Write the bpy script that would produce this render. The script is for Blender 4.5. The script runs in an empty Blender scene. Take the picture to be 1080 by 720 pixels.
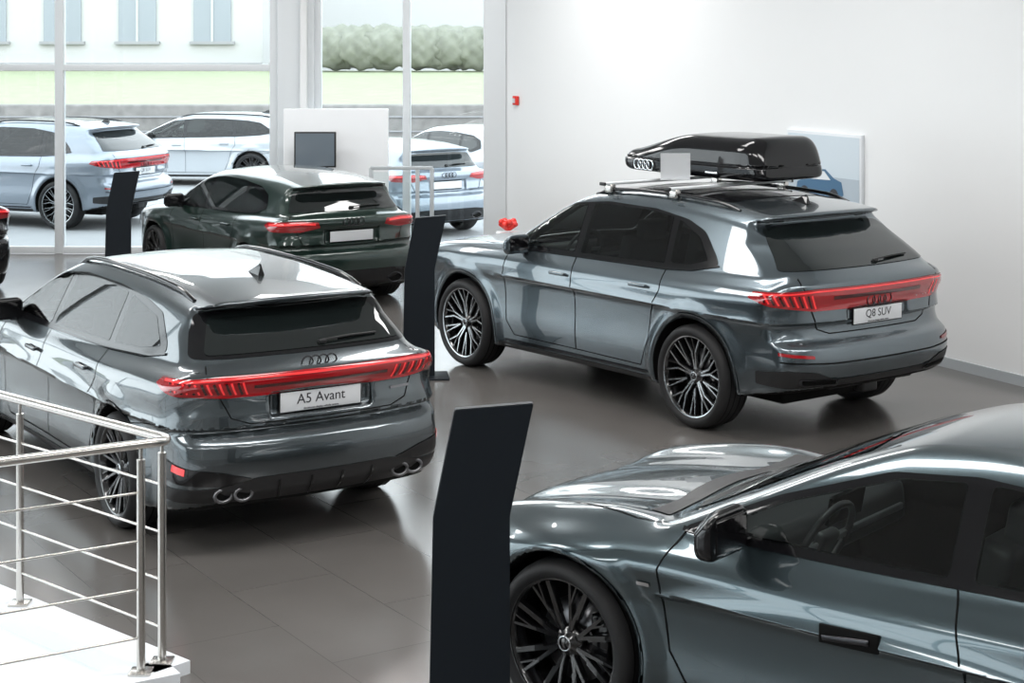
import bpy, bmesh, math, numpy as np
from mathutils import Matrix, Vector
C=bpy.context
# ---------------------------------------------------------------- helpers
def link(o,parent=None):
    C.scene.collection.objects.link(o)
    if parent is not None: o.parent=parent
    return o
def empty(name,loc=(0,0,0),rz=0,parent=None):
    e=bpy.data.objects.new(name,None); link(e,parent); e.location=loc; e.rotation_euler=(0,0,rz); return e
MATS={}
def pm(name,col,rough=.5,metal=0,coat=0,spec=.5,emi=None,es=0,noise=None):
    m=bpy.data.materials.new(name); m.use_nodes=True; nt=m.node_tree; b=nt.nodes['Principled BSDF']
    b.inputs['Base Color'].default_value=(*col,1); b.inputs['Roughness'].default_value=rough
    b.inputs['Metallic'].default_value=metal; b.inputs['Coat Weight'].default_value=coat
    b.inputs['Coat Roughness'].default_value=.02
    b.inputs['Coat IOR'].default_value=1.6
    b.inputs['Specular IOR Level'].default_value=spec
    if emi: b.inputs['Emission Color'].default_value=(*emi,1); b.inputs['Emission Strength'].default_value=es
    if noise:
        sc,amt=noise
        tc=nt.nodes.new('ShaderNodeTexCoord'); n=nt.nodes.new('ShaderNodeTexNoise'); n.inputs['Scale'].default_value=sc; n.inputs['Detail'].default_value=6
        mx=nt.nodes.new('ShaderNodeMix'); mx.data_type='RGBA'
        mx.inputs[6].default_value=(*[c*(1-amt) for c in col],1); mx.inputs[7].default_value=(*[min(1,c*(1+amt)) for c in col],1)
        nt.links.new(tc.outputs['Object'],n.inputs['Vector']); nt.links.new(n.outputs['Fac'],mx.inputs[0]); nt.links.new(mx.outputs[2],b.inputs['Base Color'])
    MATS[name]=m; return m
def glassmat(name,tint,ior=1.5,rough=.01):
    g=bpy.data.materials.new(name); g.use_nodes=True; nt=g.node_tree; nt.nodes.clear()
    o=nt.nodes.new('ShaderNodeOutputMaterial'); t=nt.nodes.new('ShaderNodeBsdfTransparent'); t.inputs[0].default_value=(*tint,1)
    gl=nt.nodes.new('ShaderNodeBsdfGlossy'); gl.inputs['Roughness'].default_value=rough; fr=nt.nodes.new('ShaderNodeFresnel'); fr.inputs[0].default_value=ior
    mx=nt.nodes.new('ShaderNodeMixShader'); L=nt.links.new
    L(fr.outputs[0],mx.inputs[0]); L(t.outputs[0],mx.inputs[1]); L(gl.outputs[0],mx.inputs[2]); L(mx.outputs[0],o.inputs[0]); MATS[name]=g
pm('paint_grey',(.088,.106,.116),.26,.85,1,noise=(400,.10))
pm('paint_suv',(.110,.138,.155),.26,.85,1,noise=(400,.10))
pm('paint_gt',(.072,.100,.112),.24,.85,1,noise=(400,.12))
pm('paint_green',(.007,.024,.018),.3,.4,1)
pm('paint_black',(.012,.012,.014),.25,.2,1)
pm('paint_silver',(.24,.28,.33),.3,.5,1)
pm('paint_white',(.45,.48,.51),.3,0,1)
pm('black_gloss',(.006,.006,.007),.08)
pm('black_matte',(.014,.014,.015),.45)
pm('well_black',(.006,.006,.006),.8,spec=.2)
pm('gap',(.004,.004,.004),.7,spec=.1)
pm('car_glass',(.008,.011,.011),.02,spec=.8)
glassmat('clear_glass',(.66,.73,.71),1.6); glassmat('privacy_glass',(.12,.14,.14),1.6); glassmat('window_glass',(.93,.96,.96),1.45,.02)
pm('leather',(.055,.055,.058),.45); pm('leather_light',(.16,.16,.16),.5); pm('interior_trim',(.30,.31,.32),.35,.6)
pm('lamp_red',(.34,.005,.009),.10,0,1)
pm('lamp_dark',(.06,.003,.004),.1,0,1)
pm('lamp_lit',(.80,.03,.035),.2,0,1,emi=(1,.04,.04),es=.3)
pm('lamp_clear',(.5,.52,.55),.1,.3,1)
pm('chrome',(.75,.77,.8),.12,1)
pm('dark_chrome',(.06,.06,.065),.2,1)
pm('rubber',(.012,.012,.013),.65)
pm('rim_black',(.010,.010,.011),.25,.3,1)
pm('rim_silver',(.50,.52,.54),.25,1)
pm('brake_steel',(.22,.22,.23),.35,1)
pm('plate_white',(.66,.68,.70),.4)
pm('ink',(.03,.03,.035),.5)
pm('steel',(.62,.60,.57),.25,1)
pm('totem_black',(.006,.010,.015),.5,spec=.3)
pm('alu',(.74,.77,.79),.4,.1)
pm('trim_grey',(.42,.45,.47),.45)

def mesh_obj(name,verts,faces,mat,parent=None,smooth=True,normals=None,mats=None,midx=None):
    me=bpy.data.meshes.new(name); me.from_pydata([tuple(v) for v in verts],[],[tuple(f) for f in faces])
    for m in (mats or [mat]): me.materials.append(MATS[m] if isinstance(m,str) else m)
    if midx is not None: me.polygons.foreach_set('material_index',np.asarray(midx,dtype=np.int32))
    me.polygons.foreach_set('use_smooth',np.full(len(me.polygons),smooth))
    me.update()
    if normals is not None: me.normals_split_custom_set_from_vertices([tuple(n) for n in normals])
    o=bpy.data.objects.new(name,me); return link(o,parent)
def box(name,size,loc,mat,parent=None,rot=(0,0,0),bevel=0,seg=2):
    bm=bmesh.new(); bmesh.ops.create_cube(bm,size=1)
    for v in bm.verts: v.co=Vector((v.co.x*size[0],v.co.y*size[1],v.co.z*size[2]))
    if bevel: bmesh.ops.bevel(bm,geom=bm.edges[:],offset=bevel,segments=seg,profile=.6,affect='EDGES')
    me=bpy.data.meshes.new(name); bm.to_mesh(me); bm.free(); me.materials.append(MATS[mat] if isinstance(mat,str) else mat)
    if bevel: me.polygons.foreach_set('use_smooth',np.full(len(me.polygons),True)); 
    o=bpy.data.objects.new(name,me); link(o,parent); o.location=loc; o.rotation_euler=rot
    return o
def lathe(name,prof,mat,parent,seg=72):   # about Y axis, prof (r,y)
    vs=[];fs=[];n=len(prof)
    for i in range(seg):
        a=2*math.pi*i/seg
        for r,y in prof: vs.append((r*math.cos(a),y,r*math.sin(a)))
    for i in range(seg):
        j=(i+1)%seg
        for k in range(n-1): fs.append((i*n+k,i*n+k+1,j*n+k+1,j*n+k))
    return mesh_obj(name,vs,fs,mat,parent)
def tube(name,pts,r,mat,parent=None,closed=False,seg=10):
    cu=bpy.data.curves.new(name,'CURVE'); cu.dimensions='3D'; s=cu.splines.new('POLY'); s.points.add(len(pts)-1)
    for p,q in zip(s.points,pts): p.co=(*q,1)
    s.use_cyclic_u=closed; cu.bevel_depth=r; cu.bevel_resolution=seg//3; cu.use_fill_caps=True
    cu.materials.append(MATS[mat]); o=bpy.data.objects.new(name,cu); return link(o,parent)
def pch(tab):
    t=np.array(sorted(tab),float); x,y=t[:,0],t[:,1]; h=np.diff(x); d=np.diff(y)/h; m=np.zeros(len(x))
    for i in range(1,len(x)-1):
        if d[i-1]*d[i]>0:
            w1=2*h[i]+h[i-1]; w2=h[i]+2*h[i-1]; m[i]=(w1+w2)/(w1/d[i-1]+w2/d[i])
    m[0]=d[0]; m[-1]=d[-1]
    X=np.linspace(x[0],x[-1],1500); k=np.clip(np.searchsorted(x,X)-1,0,len(x)-2); s=(X-x[k])/h[k]
    Y=(2*s**3-3*s**2+1)*y[k]+(s**3-2*s**2+s)*h[k]*m[k]+(-2*s**3+3*s**2)*y[k+1]+(s**3-s**2)*h[k]*m[k+1]
    ker=np.ones(9)/9; Y2=np.convolve(np.pad(Y,4,'edge'),ker,'valid')
    def f(v):
        v=np.asarray(v,float); r=np.interp(v,X,Y2)
        return r+np.where(v<x[0],(v-x[0])*m[0]*.5,0)+np.where(v>x[-1],(v-x[-1])*m[-1]*.5,0)
    return f
def smax(a,b,k):
    h=np.maximum(k-np.abs(a-b),0)/k; return np.maximum(a,b)+h*h*k*.25
def smin(a,b,k): return -smax(-a,-b,k)
def sst(t): t=np.clip(t,0,1); return t*t*(3-2*t)
def rbox(x,y,z,c,h,r):
    qx=np.abs(x-c[0])-h[0]+r; qy=np.abs(y-c[1])-h[1]+r; qz=np.abs(z-c[2])-h[2]+r
    return np.sqrt(np.maximum(qx,0)**2+np.maximum(qy,0)**2+np.maximum(qz,0)**2)+np.minimum(np.maximum(qx,np.maximum(qy,qz)),0)-r
def grad(F,p,e=.003):
    g=np.empty_like(p)
    for i in range(3):
        d=np.zeros(3); d[i]=e
        g[:,i]=(F(*(p+d).T)-F(*(p-d).T))/(2*e)
    return g
def pip(u,v,poly):
    ins=np.zeros(u.shape,bool); n=len(poly)
    for i in range(n):
        x1,y1=poly[i-1]; x2,y2=poly[i]
        if y1==y2: continue
        c=((y1>v)!=(y2>v))&(u<(x2-x1)*(v-y1)/(y2-y1)+x1); ins^=c
    return ins
def surf_nets(F,b0,b1,h):
    ax=[np.arange(b0[i],b1[i]+h,h) for i in range(3)]
    V=F(ax[0][:,None,None],ax[1][None,:,None],ax[2][None,None,:]); V=np.broadcast_to(V,tuple(len(a) for a in ax)).copy()
    V[V==0]=1e-9
    I=V<0; n=np.array(V.shape)
    cnt=np.zeros(n-1,np.int8)
    cor=[(a,b,c) for a in (0,1) for b in (0,1) for c in (0,1)]
    for a,b,c in cor: cnt+=I[a:n[0]-1+a,b:n[1]-1+b,c:n[2]-1+c]
    act=(cnt>0)&(cnt<8); idx=np.argwhere(act); m=len(idx)
    vid=-np.ones(n-1,np.int64); vid[act]=np.arange(m)
    acc=np.zeros((m,3)); num=np.zeros(m)
    for c0 in cor:
        for d in range(3):
            if c0[d]==1: continue
            c1=list(c0); c1[d]=1
            i0=idx+np.array(c0); i1=idx+np.array(c1)
            v0=V[tuple(i0.T)]; v1=V[tuple(i1.T)]; cr=(v0<0)!=(v1<0)
            t=np.where(cr,v0/np.where(cr,v0-v1,1),0)
            p=i0.astype(float); p[:,d]+=t
            acc+=p*cr[:,None]; num+=cr
    P=acc/num[:,None]; P=np.array(b0)+P*h
    P0=P.copy()
    for _ in range(4):
        f=F(*P.T); g=grad(F,P); st=f[:,None]*g/np.maximum((g*g).sum(1),.05)[:,None]
        L=np.linalg.norm(st,axis=1); st*=np.minimum(1,.4*h/np.maximum(L,1e-9))[:,None]; P=P-st
    dv=P-P0; L=np.linalg.norm(dv,axis=1); P=P0+dv*np.minimum(1,.9*h/np.maximum(L,1e-9))[:,None]
    Q=[]
    for d in range(3):
        sl0=[slice(None)]*3; sl1=[slice(None)]*3; sl0[d]=slice(0,-1); sl1[d]=slice(1,None)
        cr=I[tuple(sl0)]!=I[tuple(sl1)]; e=np.argwhere(cr)
        o1,o2=(d+1)%3,(d+2)%3
        ok=(e[:,o1]>0)&(e[:,o2]>0)&(e[:,o1]<n[o1]-1)&(e[:,o2]<n[o2]-1); e=e[ok]
        q=[]
        for a,b in ((-1,-1),(0,-1),(0,0),(-1,0)):
            c=e.copy(); c[:,o1]+=a; c[:,o2]+=b; q.append(vid[tuple(c.T)])
        q=np.stack(q,1); ins=I[tuple(e.T)]
        q[~ins]=q[~ins][:,::-1]; Q.append(q)
    Q=np.concatenate(Q); Q=Q[(Q>=0).all(1)]
    return P,Q
def round_poly(pts,r,n=4):
    if r<=0: return [tuple(p) for p in pts]
    out=[];N=len(pts)
    for i in range(N):
        p=np.array(pts[i],float);a=np.array(pts[i-1],float);b=np.array(pts[(i+1)%N],float)
        da=a-p;db=b-p;la=np.linalg.norm(da);lb=np.linalg.norm(db);rr=min(r,la*.45,lb*.45)
        A=p+da/la*rr;B=p+db/lb*rr
        for k in range(n+1):
            t=k/n; out.append(tuple((1-t)**2*A+2*t*(1-t)*p+t*t*B))
    return out
# ---------------------------------------------------------------- car class
class Car:
    def __init__(s,sp,parent):
        s.sp=sp; s.par=parent; s.a=sp['wb']/2; s.r=sp['r']; s.Ra=sp['Ra']; s.ops=[]
        for k in ('W','T','xf','xr','zs','R','xw','xrc','C0','zb'): setattr(s,k,pch(sp[k]))
        s.ins=pch([(-1,.10),(-.75,.065),(-.6,.040),(-.45,.026),(-.3,.030),(-.15,.024),(-.05,.004),(0,0),(.05,.010),(.10,.035),(.2,.12),(.4,.32)])
        s.xc=sp['xr_end']+1.0
    def F(s,x,y,z):
        sp=s.sp; y=np.abs(y)
        rf=np.sqrt((x-s.a)**2+(z-s.r)**2); rr=np.sqrt((x+s.a)**2+(z-s.r)**2)
        fl=sp['fl']*(sst((s.Ra+.14-rf)/.12)+sst((s.Ra+.14-rr)/.12))
        bl=sp.get('blister',0)
        W=s.W(x)-s.ins(z-s.zs(x))+fl
        if bl:
            W=W+bl*np.exp(-((z-(s.r+s.Ra+.06))/.07)**2)*(np.exp(-((x-s.a)/.42)**2)+np.exp(-((x+s.a)/.42)**2))
        side=(y-W)*.97
        T=s.T(x)-sp['crown']*y*y
        if sp.get('ridge'): T=T+sp['ridge']*np.exp(-((y-.70)/.12)**2)*sst((x-.9)/.5)-sp['ridge']*.35*np.exp(-((y-.34)/.10)**2)*sst((x-.9)/.6)
        top=z-T
        gf=2*sp['cf']*y+6*sp['cf6']*y**5
        front=(x-s.xf(z)+sp['cf']*y*y+sp['cf6']*y**6)/np.sqrt(1+gf*gf)
        gr=2*sp['cr']*y+6*sp['cr6']*y**5
        rear=(-x+s.xr(z)+sp['cr']*y*y+sp['cr6']*y**6)/np.sqrt(1+gr*gr)
        low=smax(side,top,sp.get('k_st',.09)); low=smax(low,front,.14); low=smax(low,rear,sp.get('k_r',.07)); low=smax(low,s.zb(x)-z,.05)
        cs=(y-(s.C0(x)-sp['tum']*(z-sp['zbelt'])-.12*np.maximum(z-sp['zbelt'],0)**2))*.9
        ct=z-s.R(x)+sp.get('rcrown',.12)*y*y
        cf=(x-s.xw(z)+.16*y*y)*.62
        cr=(-x+s.xrc(z)+.13*y*y+.15*y**6)*.8
        cab=smax(cs,ct,.11); cab=smax(cab,cf,.07)
        kz=.15-.115*sst((z-sp['zsp']+.16)/.12)
        cab=smax(cab,cr,kz); cab=np.maximum(cab,sp['zbelt']-.25-z)
        f=smin(low,cab,.035)
        for c,h,r in sp.get('sub',[]): f=smax(f,-rbox(x,y,z,c,h,r),.012)
        for ax in (s.a,-s.a):
            rho=rf if ax>0 else rr
            c=smax(rho-s.Ra,.55-y,.01); f=smax(f,-c,.012)
        return f
    def Fh(s,x,y,z):
        f=s.F(x,y,z)
        cav=np.maximum(np.maximum(f+.040,s.sp['cavz']-z),np.maximum(x-1.15,-x-s.sp['cavx']))
        return np.maximum(f,-cav)
    def body(s,h=.02,paint='paint_grey'):
        sp=s.sp; hollow=bool(s.ops); FF=s.Fh if hollow else s.F
        P,Q=surf_nets(FF,(sp['xr_end']-.08,-1.09,.10),(sp['xf_end']+.08,1.09,sp['H']+.08),h)
        g=grad(FF,P,.004); N=g/np.maximum(np.linalg.norm(g,axis=1)[:,None],1e-6)
        cen=P[Q].mean(1)
        rf=np.hypot(np.abs(cen[:,0])-s.a,cen[:,2]-s.r)
        nn=N[Q].mean(1)
        dk=((rf<s.Ra+.004)&(np.abs(cen[:,1])>.5))|((nn[:,2]<-.75)&(cen[:,2]<.5))
        if hollow:
            dk|=s.F(*cen.T)<-.02
            kill=np.zeros(len(Q),bool)
            for v,poly in s.ops:
                if v=='L': kill|=pip(cen[:,0],cen[:,2],poly)&(np.abs(cen[:,1])>.35)&(np.abs(nn[:,1])>.3)
                else: kill|=pip(cen[:,0],cen[:,1],poly)&(cen[:,2]>sp['zbelt']+.03)&(np.abs(nn[:,0])>.2)
            Q=Q[~kill]; dk=dk[~kill]
        return mesh_obj('body',P,Q,None,s.par,True,N,[paint,'well_black'],dk.astype(int))
    def proj(s,view,uv):
        uv=np.asarray(uv,float); n=len(uv); o=np.zeros((n,3)); d=np.zeros((n,3))
        if view=='L': o[:,0]=uv[:,0];o[:,2]=uv[:,1];o[:,1]=1.2;d[:,1]=-1;Tm=1.0
        elif view=='top': o[:,0]=uv[:,0];o[:,1]=uv[:,1];o[:,2]=2.;d[:,2]=-1;Tm=1.8
        elif view=='rear': o[:,1]=uv[:,0];o[:,2]=uv[:,1];o[:,0]=s.sp['xr_end']-.3;d[:,0]=1;Tm=2.2
        elif view=='front': o[:,1]=uv[:,0];o[:,2]=uv[:,1];o[:,0]=s.sp['xf_end']+.3;d[:,0]=-1;Tm=2.8
        elif view in('rcyl','fcyl'):
            sg=-1 if view=='rcyl' else 1; xc=s.xc if view=='rcyl' else s.sp['xf_end']-1.0
            cx=sg*np.cos(uv[:,0]); cy=np.sin(uv[:,0])
            o[:,0]=xc+1.9*cx;o[:,1]=1.9*cy;o[:,2]=uv[:,1];d[:,0]=-cx;d[:,1]=-cy;Tm=1.8
        ts=np.arange(0,Tm,.015)
        val=np.stack([s.F(*(o+d*t).T) for t in ts],1)<0
        hit=val.any(1); k=val.argmax(1); hi=ts[k]; lo=np.maximum(hi-.015,0)
        for _ in range(10):
            m=(lo+hi)/2; f=s.F(*(o+d*m[:,None]).T)<0; hi=np.where(f,m,hi); lo=np.where(f,lo,m)
        P=o+d*hi[:,None]; g=grad(s.F,P,.004); N=g/np.maximum(np.linalg.norm(g,axis=1)[:,None],1e-6)
        return P,N,hit
    def emit(s,name,P,N,faces,hit,off,mat,sides):
        P2=P+N*off; faces=[f for f in faces if all(hit[i] for i in f)]
        for sd in sides:
            m=np.array([1,1,1]) if sd=='L' else np.array([1,-1,1])
            fs=[]
            for f in faces:
                a,b,c=P2[f[0]]*m,P2[f[1]]*m,P2[f[2]]*m
                nn=np.cross(b-a,c-a); fs.append(f if nn@(N[f[0]]*m)>=0 else f[::-1])
            mesh_obj(name,P2*m,fs,mat,s.par,True,N*m)
    def panel(s,name,view,pts,mat,off=.004,sides='L',rnd=.02,grid=.045,holes=()):
        pts=round_poly(pts,rnd); bm=bmesh.new()
        f=bm.faces.new([bm.verts.new((u,v,0)) for u,v in pts]); bmesh.ops.triangulate(bm,faces=[f])
        us=[p[0] for p in pts]; vs=[p[1] for p in pts]
        def cut(co,no): bmesh.ops.bisect_plane(bm,geom=bm.verts[:]+bm.edges[:]+bm.faces[:],plane_co=co,plane_no=no,dist=1e-5)
        if not holes:
            for k in np.arange(min(us)+grid,max(us),grid): cut((k,0,0),(1,0,0))
            for k in np.arange(min(vs)+grid,max(vs),grid): cut((0,k,0),(0,1,0))
        for hp in holes:
            for i in range(len(hp)):
                a=np.array(hp[i-1]);b=np.array(hp[i]);d=b-a
                if np.linalg.norm(d)>1e-4: cut((a[0],a[1],0),(-d[1],d[0],0))
        if holes:
            c=np.array([f.calc_center_median()[:2] for f in bm.faces]); kill=np.zeros(len(c),bool)
            for hp in holes: kill|=pip(c[:,0],c[:,1],hp)
            bm.faces.ensure_lookup_table(); bmesh.ops.delete(bm,geom=[bm.faces[i] for i in np.where(kill)[0]],context='FACES')
            for k in np.arange(min(us)+.08,max(us),.08): cut((k,0,0),(1,0,0))
            for k in np.arange(min(vs)+.08,max(vs),.08): cut((0,k,0),(0,1,0))
        bm.verts.index_update(); uv=[(v.co.x,v.co.y) for v in bm.verts]; fs=[[v.index for v in f.verts] for f in bm.faces]; bm.free()
        P,N,hit=s.proj(view,uv); s.emit(name,P,N,fs,hit,off,mat,sides)
    def line(s,name,view,pts,w,mat='gap',off=.0025,sides='L',closed=False):
        pts=[np.array(p,float) for p in pts]
        if closed: pts=pts+[pts[0]]
        rs=[pts[0]]
        for a,b in zip(pts[:-1],pts[1:]):
            L=np.linalg.norm(b-a); k=max(1,int(L/.03))
            rs+= [a+(b-a)*(i+1)/k for i in range(k)]
        rs=np.array(rs); tg=np.gradient(rs,axis=0); tg/=np.maximum(np.linalg.norm(tg,axis=1)[:,None],1e-9); nn=np.stack([-tg[:,1],tg[:,0]],1)
        uv=np.concatenate([rs+nn*w/2,rs-nn*w/2]); n=len(rs)
        P,N,hit=s.proj(view,uv); s.emit(name,P,N,[[i,i+1,n+i+1,n+i] for i in range(n-1)],hit,off,mat,sides)
    def at(s,view,u,v):
        P,N,h=s.proj(view,[(u,v)]); return P[0],N[0]
def grow(poly,d):
    p=np.array(poly); n=len(p); A=0
    for i in range(n): A+=p[i-1][0]*p[i][1]-p[i][0]*p[i-1][1]
    out=[]
    for i in range(n):
        t=p[(i+1)%n]-p[i-1]; t/=max(np.linalg.norm(t),1e-9); q=np.array([t[1],-t[0]])*(1 if A>0 else -1); out.append(tuple(p[i]+q*d))
    return out
# ---------------------------------------------------------------- wheels
def bars(name,specs,n,mat,parent,yf,depth,face_in=0.0,lift=0.):
    vs=[];fs=[]
    for k in range(n):
        rot=2*math.pi*k/n+.3
        for (r0,a0,r1,a1,w0,w1) in specs:
            w0-=face_in;w1-=face_in
            A=np.array([r0*math.cos(rot+a0),r0*math.sin(rot+a0)]);B=np.array([r1*math.cos(rot+a1),r1*math.sin(rot+a1)])
            d=(B-A)/np.linalg.norm(B-A);q=np.array([-d[1],d[0]])
            M=(A+B)/2; secs=[(A,w0),(M,(w0+w1)/2),(B,w1)]; b=len(vs)
            for (c,w) in secs:
                rr=np.linalg.norm(c); y=yf(rr)+lift
                for sgn,dy,ws in ((-1,0,.36),(1,0,.36),(1,-.008,.5),(1,-depth,.5),(-1,-depth,.5),(-1,-.008,.5)):
                    p=c+q*sgn*w*ws; vs.append((p[0],y+dy,p[1]))
            for i in range(2):
                for j in range(6):
                    a=b+i*6+j; e=b+i*6+(j+1)%6; fs.append((a,e,e+6,a+6))
            fs.append(tuple(b+j for j in range(6))[::-1]); fs.append(tuple(b+12+j for j in range(6)))
    o=mesh_obj(name,vs,fs,mat,parent,False)
    bm=bmesh.new(); bm.from_mesh(o.data); bmesh.ops.recalc_face_normals(bm,faces=bm.faces); bm.to_mesh(o.data); bm.free()
    return o
def wheel(parent,loc,R,w,side,style):
    e=empty('wheel',loc,0 if side>0 else math.pi,parent); h=w/2; rr=R*.79
    lathe('tyre',[(rr-.01,-h*.8),(rr+.012,-h*.95),(R*.90,-h),(R-.02,-h*.86),(R-.004,-h*.66),(R,-h*.3),(R,h*.3),(R-.004,h*.66),(R-.02,h*.86),(R*.90,h),(rr+.012,h*.95),(rr-.012,h*.8)],'rubber',e)
    for gy in (-.55,-.2,.2,.55): lathe('tread_groove',[(R+.0008,h*gy-.004),(R+.0008,h*gy+.004)],'gap',e)
    rim='rim_black'
    lathe('rim_barrel',[(rr+.004,h*.84),(rr-.004,h*.86),(rr-.014,h*.80),(rr-.022,h*.5),(rr-.04,-h*.3),(rr-.03,-h*.9)],rim,e)
    lathe('brake_disc',[(.05,-.0),(R*.50,0),(R*.50,-.02),(.05,-.02)],'brake_steel',e)
    lathe('wheel_back',[(0.001,-.05),(rr-.03,-.05)],'well_black',e)
    box('brake_caliper',(.09,.06,.2),(-R*.42,.01,.04),'black_gloss',e,bevel=.01)
    f0=h*.80
    yf=lambda r:f0-.045*(1-min(1,r/rr))**1.0-.004
    if style=='y5':
        lathe('rim_edge',[(rr-.001,h*.865),(rr-.010,h*.845)],'rim_silver',e)
        sp=[(.05,.16,rr*.60,.10,.034,.024),(.05,-.16,rr*.60,-.10,.034,.024),(rr*.58,.10,rr*.97,.27,.026,.02),(rr*.58,-.10,rr*.97,-.27,.026,.02),(rr*.60,.09,rr*.97,-.02,.016,.016),
            (rr*.30,.628,rr*.97,.54,.026,.018),(rr*.30,-.628,rr*.97,-.54,.026,.018)]
        bars('spokes',sp,5,rim,e,yf,.035); bars('spoke_faces',sp[:4]+sp[5:],5,'rim_silver',e,yf,.003,.014,.0022)
    elif style=='m10':
        sp=[(.05,0,rr*.97,.13,.026,.016),(.05,0,rr*.97,-.13,.026,.016),(rr*.55,.16,rr*.97,.02,.012,.012)]
        bars('spokes',sp,10,rim,e,yf,.03); bars('spoke_faces',[sp[0]],10,'dark_chrome',e,yf,.003,.008,.0015)
    else:
        sp=[(.05,-.05,rr*.97,.16,.026,.015),(.05,.05,rr*.97,-.16,.026,.015),(rr*.45,.2,rr*.97,.2,.012,.012),(rr*.62,-.12,rr*.97,-.02,.011,.011)]
        bars('spokes',sp,8,rim,e,yf,.03)
    lathe('hub',[(.001,f0-.02),(.032,f0-.022),(.036,f0-.03),(.06,f0-.045),(.075,f0-.055),(.07,f0-.09)],rim,e,32)
    lathe('hub_cap_ring',[(.027,f0-.018),(.031,f0-.016),(.034,f0-.020)],'rim_silver',e,32)
    return e
def rings(car,view,u,v,R,mat='black_gloss'):
    P,N=car.at(view,u,v)
    for k in range(4):
        y=(k-1.5)*R*1.42
        pts=[(P[0]+N[0]*.008,P[1]+y+R*math.cos(t),P[2]+R*math.sin(t)) for t in np.linspace(0,2*math.pi,25)[:-1]]
        tube('badge_ring',pts,.0045,mat,car.par,True)
def text(s,size,M,parent,mat='ink'):
    cu=bpy.data.curves.new('plate_text','FONT'); cu.body=s; cu.size=size; cu.align_x='CENTER'; cu.align_y='CENTER'; cu.extrude=.0008
    cu.materials.append(MATS[mat]); o=bpy.data.objects.new('plate_text',cu); link(o,parent); o.matrix_local=M; return o
def plate(car,z,txt,tilt=0):
    P,N=car.at('rear',0,z); x0=P[0]-.016
    e=empty('number_plate',(x0,0,z),0,car.par); e.rotation_euler=(0,tilt,0)
    box('plate_frame',(.014,.535,.130),(.004,0,0),'black_gloss',e,bevel=.004)
    box('plate',(.012,.52,.112),(-.003,0,0),'plate_white',e,bevel=.003)
    if txt:
        M=Matrix(((0,0,-1,-.010),(-1,0,0,0),(0,1,0,.010),(0,0,0,1))); text(txt,.082,M,e)
        M2=Matrix(((0,0,-1,-.010),(-1,0,0,0),(0,1,0,-.045),(0,0,0,1))); text('showroom display vehicle centre',.017,M2,e)
def mirror(car,x,z,y,mat,sc=1):
    for sg in (1,-1):
        e=empty('door_mirror',(x,sg*y,z),0,car.par)
        def ms(X,Y,Z):
            Y=Y*sg
            f=rbox(X,Y,Z,(0,.03*sc,.02),(.075*sc,.125*sc,.078*sc),.05*sc)
            f=smax(f,X+.9*np.maximum(Z-.03,0)+.45*np.maximum(Y-.05,0)-.06*sc,.04)
            return smax(f,-X-.055*sc,.02)
        P,Q=surf_nets(ms,(-.15,-.24,-.15),(.15,.24,.2),.009)
        g=grad(ms,P,.003); N=g/np.maximum(np.linalg.norm(g,axis=1)[:,None],1e-6); mesh_obj('mirror_shell',P,Q,mat,e,True,N)
        box('mirror_glass',(.006,.18*sc,.105*sc),(-.056*sc,sg*.03,.02),'black_gloss',e,bevel=.002)
        box('mirror_base',(.08,.18,.035),(.005,-sg*.10,-.05),'black_gloss',e,bevel=.012)
def handle(car,x,z,mat,flush=False):
    P,N=car.at('L',x,z)
    for sg in (1,-1):
        e=empty('door_handle',(P[0],sg*P[1],P[2]),0,car.par)
        if flush:
            box('handle_recess',(.25,.012,.07),(0,-sg*.002,0),'gap',e,bevel=.005,rot=(sg*.1,.03,0))
            box('handle_blade',(.20,.016,.024),(.01,sg*.006,-.006),'dark_chrome',e,bevel=.006,rot=(0,.10,0))
        else:
            box('handle_bar',(.19,.022,.026),(0,sg*.028,.0),mat,e,bevel=.009,seg=3)
            box('handle_foot',(.03,.03,.022),(.075,sg*.012,0),mat,e,bevel=.006)
            box('handle_foot',(.03,.03,.022),(-.075,sg*.012,0),mat,e,bevel=.006)
def common(car,sp,paint,style,ww=.27):
    if sp.get('hollow'):
        for w in sp['panes']: car.ops.append(('L',grow(w,.010)))
        car.ops.append(('top',grow(sp['ws'],.012)))
    car.body(sp.get('h',.02),paint)
    yw=sp['hw']-.008-ww/2
    for ax in (car.a,-car.a):
        for sg in (1,-1): wheel(car.par,(ax,sg*yw,car.r),car.r,ww,sg,style)
    box('underbody',(sp['xf_end']-sp['xr_end']-.9,1.05,.14),((sp['xf_end']+sp['xr_end'])/2+.1,0,.28),'well_black',car.par,bevel=.02)
    H=sp.get('hollow')
    hp=[round_poly(w,.025,2) for w in sp['panes']]
    car.panel('window_surround','L',sp['dlo'],'black_gloss',.003,'LR',.03,holes=hp if H else ())
    for i,w in enumerate(sp['panes']): car.panel('side_window','L',grow(w,.004),('clear_glass' if i==0 else sp.get('tint','clear_glass')) if H else 'car_glass',.005,'LR',.025)
    car.line('window_trim','L',sp['belt'],.016,'black_gloss',.009,'LR')
    car.panel('windscreen','top',grow(sp['ws'],.006),'clear_glass' if H else 'car_glass',.004,'L',.03)
    if H: interior(car,sp)
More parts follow.
